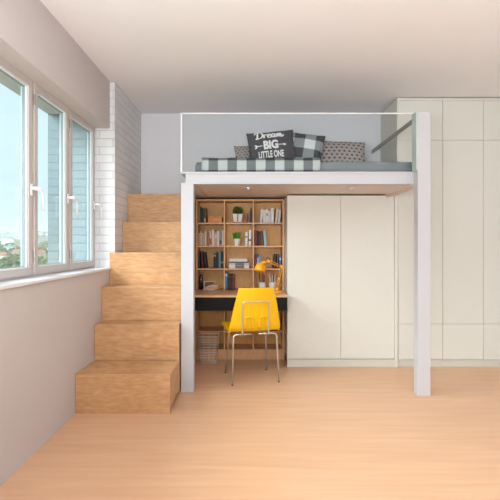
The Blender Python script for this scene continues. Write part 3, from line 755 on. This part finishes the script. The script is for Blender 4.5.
cup(272.6, 'white cup of mostly pale pens beside the lamp stem', [
    (-.016, 0, -.016, 0, .17, (222, 216, 206), 'pen', 'white pen leaning left in the cup by the lamp stem', 'pens in the right cup'),
    (-.003, -.008, .002, 0, .15, (200, 200, 204), 'pen', 'pale grey pen in the cup by the lamp stem', 'pens in the right cup'),
    (.006, .004, .008, 0, .178, (80, 70, 78), 'pen', 'dark grey pen in the cup by the lamp stem', 'pens in the right cup'),
    (.016, -.004, .014, 0, .165, (216, 210, 210), 'pen', 'white pen leaning right in the cup by the lamp stem', 'pens in the right cup')])

# ------------------------------------------------------------------ desk lamp
def at(px, py, y): s = 450/y; return Vector(((px-249)/s, y, 1.25+(244-py)/s))
base = at(277, 291, 4.63); base.z = .7525
dl = thing('desk_lamp', 'yellow articulated desk lamp standing at the right of the desk', 'lamp', base)
def rel(v): return v-base
bm = bmesh.new(); lathe(bm, [(.055, 0), (.057, .004), (.055, .016), (.02, .022), (.012, .045)], 28); obj('base', bm, M_LAMP, dl, smooth=False)
elbow = rel(at(281.3, 266.5, 4.64)); joint = rel(at(268.6, 261.2, 4.60)); foot = Vector((0, 0, .04))
off = Vector((.010, 0, 0))
for sgn in (-1, 1):
    bm = bmesh.new(); o3 = Vector((.011*sgn, 0, 0)); tube(bm, [foot+o3, elbow+o3], .0042, 8); obj('lower_arm', bm, M_LAMP, dl, smooth=True)
    bm = bmesh.new(); o3 = Vector((0, 0, .010*sgn)); tube(bm, [elbow+o3, joint+o3], .0042, 8); obj('upper_arm', bm, M_LAMP, dl, smooth=True)
bm = bmesh.new()
for pnt in (elbow, joint, foot, foot.lerp(elbow, .45)): tube(bm, [pnt+Vector((0, -.014, 0)), pnt+Vector((0, .014, 0))], .013, 12)
obj('joint', bm, M_LAMP, dl)
# spring
bm = bmesh.new(); A, B = foot.lerp(elbow, .12), foot.lerp(elbow, .6); pts = []
for i in range(80):
    t_ = i/79; c = A.lerp(B, t_); pts.append(c+Vector((.006*math.cos(i*1.3), -.008+.006*math.sin(i*1.3), 0)))
tube(bm, pts, .0013, 5); obj('spring', bm, M_CHROME, dl, smooth=True)
# shade: dome opening down-left
sc_ = rel(at(260.0, 269.0, 4.58))
bm = bmesh.new()
prof = [(.010, .066), (.02, .063), (.034, .055), (.046, .040), (.054, .018), (.056, -.004), (.056, -.024), (.053, -.024), (.053, -.004), (.050, .016), (.043, .036), (.031, .050), (.010, .060)]
lathe(bm, prof, 32, cap=False); h = obj('lamp_shade', bm, M_LAMP, dl, smooth=True)
h.location = sc_; h.rotation_euler = (R(-8), R(10), 0)
bm = bmesh.new(); tube(bm, [sc_+Vector((.012, 0, .055)), sc_+Vector((.045, 0, .070)), joint], [.018, .014, .010], 12); obj('lamp_neck', bm, M_LAMP, dl, smooth=True)
bm = bmesh.new(); q = bmesh.ops.create_uvsphere(bm, u_segments=16, v_segments=10, radius=.024); o = obj('bulb', bm, mat('opal_bulb', (240, 236, 226), .3), dl, smooth=True); o.location = sc_+Vector((0, 0, .006))
bm = bmesh.new(); tube(bm, bez([sc_+Vector((.035, .004, .058)), rel(at(266.2, 259, 4.6)), rel(at(268, 257, 4.6)), rel(at(270, 259, 4.6)), joint+Vector((.012, .006, .004))], 6), .0028, 7); obj('cable_loop', bm, M_DARK, dl, smooth=True)

# ------------------------------------------------------------------ chair
ch = thing('chair', 'yellow plastic shell chair on chrome legs facing the desk', 'chair', (.018, 4.215, 0), R(13))
# local: +y is the way the chair faces (towards the desk), back towards -y
HS = .468
prof = [(.250, .452, .225), (.240, .472, .238), (.18, .482, .243), (.08, .470, .234), (-.04, .456, .230), (-.12, .456, .234), (-.165, .470, .237), (-.192, .51, .236), (-.205, .58, .222), (-.222, .68, .203), (-.240, .78, .180), (-.250, .845, .165), (-.252, .862, .160)]
NU = 24
def shell(y, z, hw, u):
    cup_ = u*u*.022
    if z < .485 and y > -.15: return (u*hw, y, z+cup_*.4-(.014 if abs(u) > .97 else 0))
    return (u*hw, y+cup_*1.4, z)
# smooth profile
PP = []
for i in range(len(prof)-1):
    P = [Vector(prof[max(0, min(len(prof)-1, i+k))]) for k in (-1, 0, 1, 2)]
    for q in range(4):
        t_ = q/4; a, b_, c, d = P; PP.append(.5*((2*b_)+(c-a)*t_+(2*a-5*b_+4*c-d)*t_*t_+(3*b_-a-3*c+d)*t_**3))
PP.append(Vector(prof[-1]))
bm = bmesh.new(); g = []
for p in PP:
    g.append([bm.verts.new(shell(p.x, p.y, p.z, 2*k/NU-1)) for k in range(NU+1)])
for i in range(len(g)-1):
    for k in range(NU): bm.faces.new((g[i][k], g[i][k+1], g[i+1][k+1], g[i+1][k]))
o = obj('seat_shell', bm, M_YEL, ch, smooth=True); md = o.modifiers.new('t', 'SOLIDIFY'); md.thickness = .010; md.offset = -1
md = o.modifiers.new('b', 'BEVEL'); md.width = .003; md.segments = 2; md.limit_method = 'ANGLE'
# raised loop ribs low on the back
def backpt(x, z, off):
    for a, b_ in zip(PP, PP[1:]):
        if a.x < -.15 and a.y <= z <= b_.y:
            t_ = (z-a.y)/(b_.y-a.y); y = a.x+(b_.x-a.x)*t_; hw = a.z+(b_.z-a.z)*t_
            return Vector((x, y+(x/hw)**2*.03-off, z))
    return Vector((x, -.20-off, z))
for cx in (-.066, .066):
    bm = bmesh.new(); pts = fillet([(cx-.036, 0, .495), (cx-.036, 0, .605), (cx+.036, 0, .605), (cx+.036, 0, .495)], .03, 5)
    dense = []
    for a, b_ in zip(pts, pts[1:]):
        for q in range(4): dense.append(a.lerp(b_, q/4))
    dense.append(pts[-1])
    tube(bm, [backpt(p.x, p.z, .012) for p in dense], .009, 8); obj('back_rib', bm, M_YEL, ch, smooth=True)
# chrome back loop
bm = bmesh.new()
lo = [(-.120, -.10, .452), (-.120, -.205, .452)]
pts = [Vector((-.120, -.06, .442)), Vector((-.120, -.225, .442)), Vector((-.120, -.236, .56)), Vector((-.120, -.262, .745)), Vector((.120, -.262, .745)), Vector((.120, -.236, .56)), Vector((.120, -.225, .442)), Vector((.120, -.06, .442))]
tube(bm, [p+Vector((-.012, 0, 0)) for p in fillet(pts, .022, 5)], .0068, 10); obj('back_loop', bm, M_CHROME, ch, smooth=True)
# legs: each side one bent tube pair
for sx_ in (-1, 1):
    for yf, yt, xf, xt in ((-.195, -.165, .214, .200), (.205, .14, .205, .18)):
        bm = bmesh.new()
        tube(bm, fillet([(sx_*xf, yf, 0.004), (sx_*xt, yt, .440), (sx_*.03, yt, .440)], .035, 6), .0075, 10)
        lg = obj('leg', bm, M_CHROME, ch, smooth=True)
        bm = bmesh.new(); lathe(bm, [(.0085, 0), (.0085, .008)], 14, sx_*xf, yf); obj('foot_cap', bm, M_DARK, lg)
bm = bmesh.new()
for s_ in (-.1, .1): tube(bm, [(s_, -.165, .440), (s_, .14, .440)], .006, 8)
obj('seat_rail', bm, M_CHROME, ch, smooth=True)

# ------------------------------------------------------------------ wire basket
wb = thing('waste_basket', 'woven wire waste basket on the floor under the desk', 'basket', (-.425, 4.762, 0))
M_WIRE = mat('pale_basket_wire', (226, 206, 188), .5)
def rrect(hw, hd, z, r=.03, n=4):
    out = []
    for cx, cy, a0 in ((hw-r, hd-r, 0), (-hw+r, hd-r, 90), (-hw+r, -hd+r, 180), (hw-r, -hd+r, 270)):
        for q in range(n+1):
            a = R(a0+90*q/n); out.append((cx+r*math.cos(a), cy+r*math.sin(a), z))
    return out
bm = bmesh.new(); HB = .285
for q in range(11):
    f = q/10; tube(bm, rrect(.078+.030*f, .060+.024*f, .006+f*(HB-.01)), .0032 if q else .004, 6, closed=True)
obj('wire_hoops', bm, M_WIRE, wb, smooth=True)
bm = bmesh.new(); tube(bm, rrect(.110, .085, HB), .0055, 8, closed=True); obj('rim', bm, M_WIRE, wb, smooth=True)
bm = bmesh.new(); a = rrect(.078, .060, .006); b_ = rrect(.110, .085, HB)
for q in range(0, len(a), 5): tube(bm, [a[q], b_[q]], .0022, 5)
for f in (0,):
    for s_ in (-1, 1):
        tube(bm, [(.078*f, s_*.060, .006), (.110*f, s_*.085, HB)], .0022, 5)
obj('wire_uprights', bm, M_WIRE, wb, smooth=True)
bxo('base', (-.072, .072, -.054, .054, .004, .008), M_WIRE, wb)
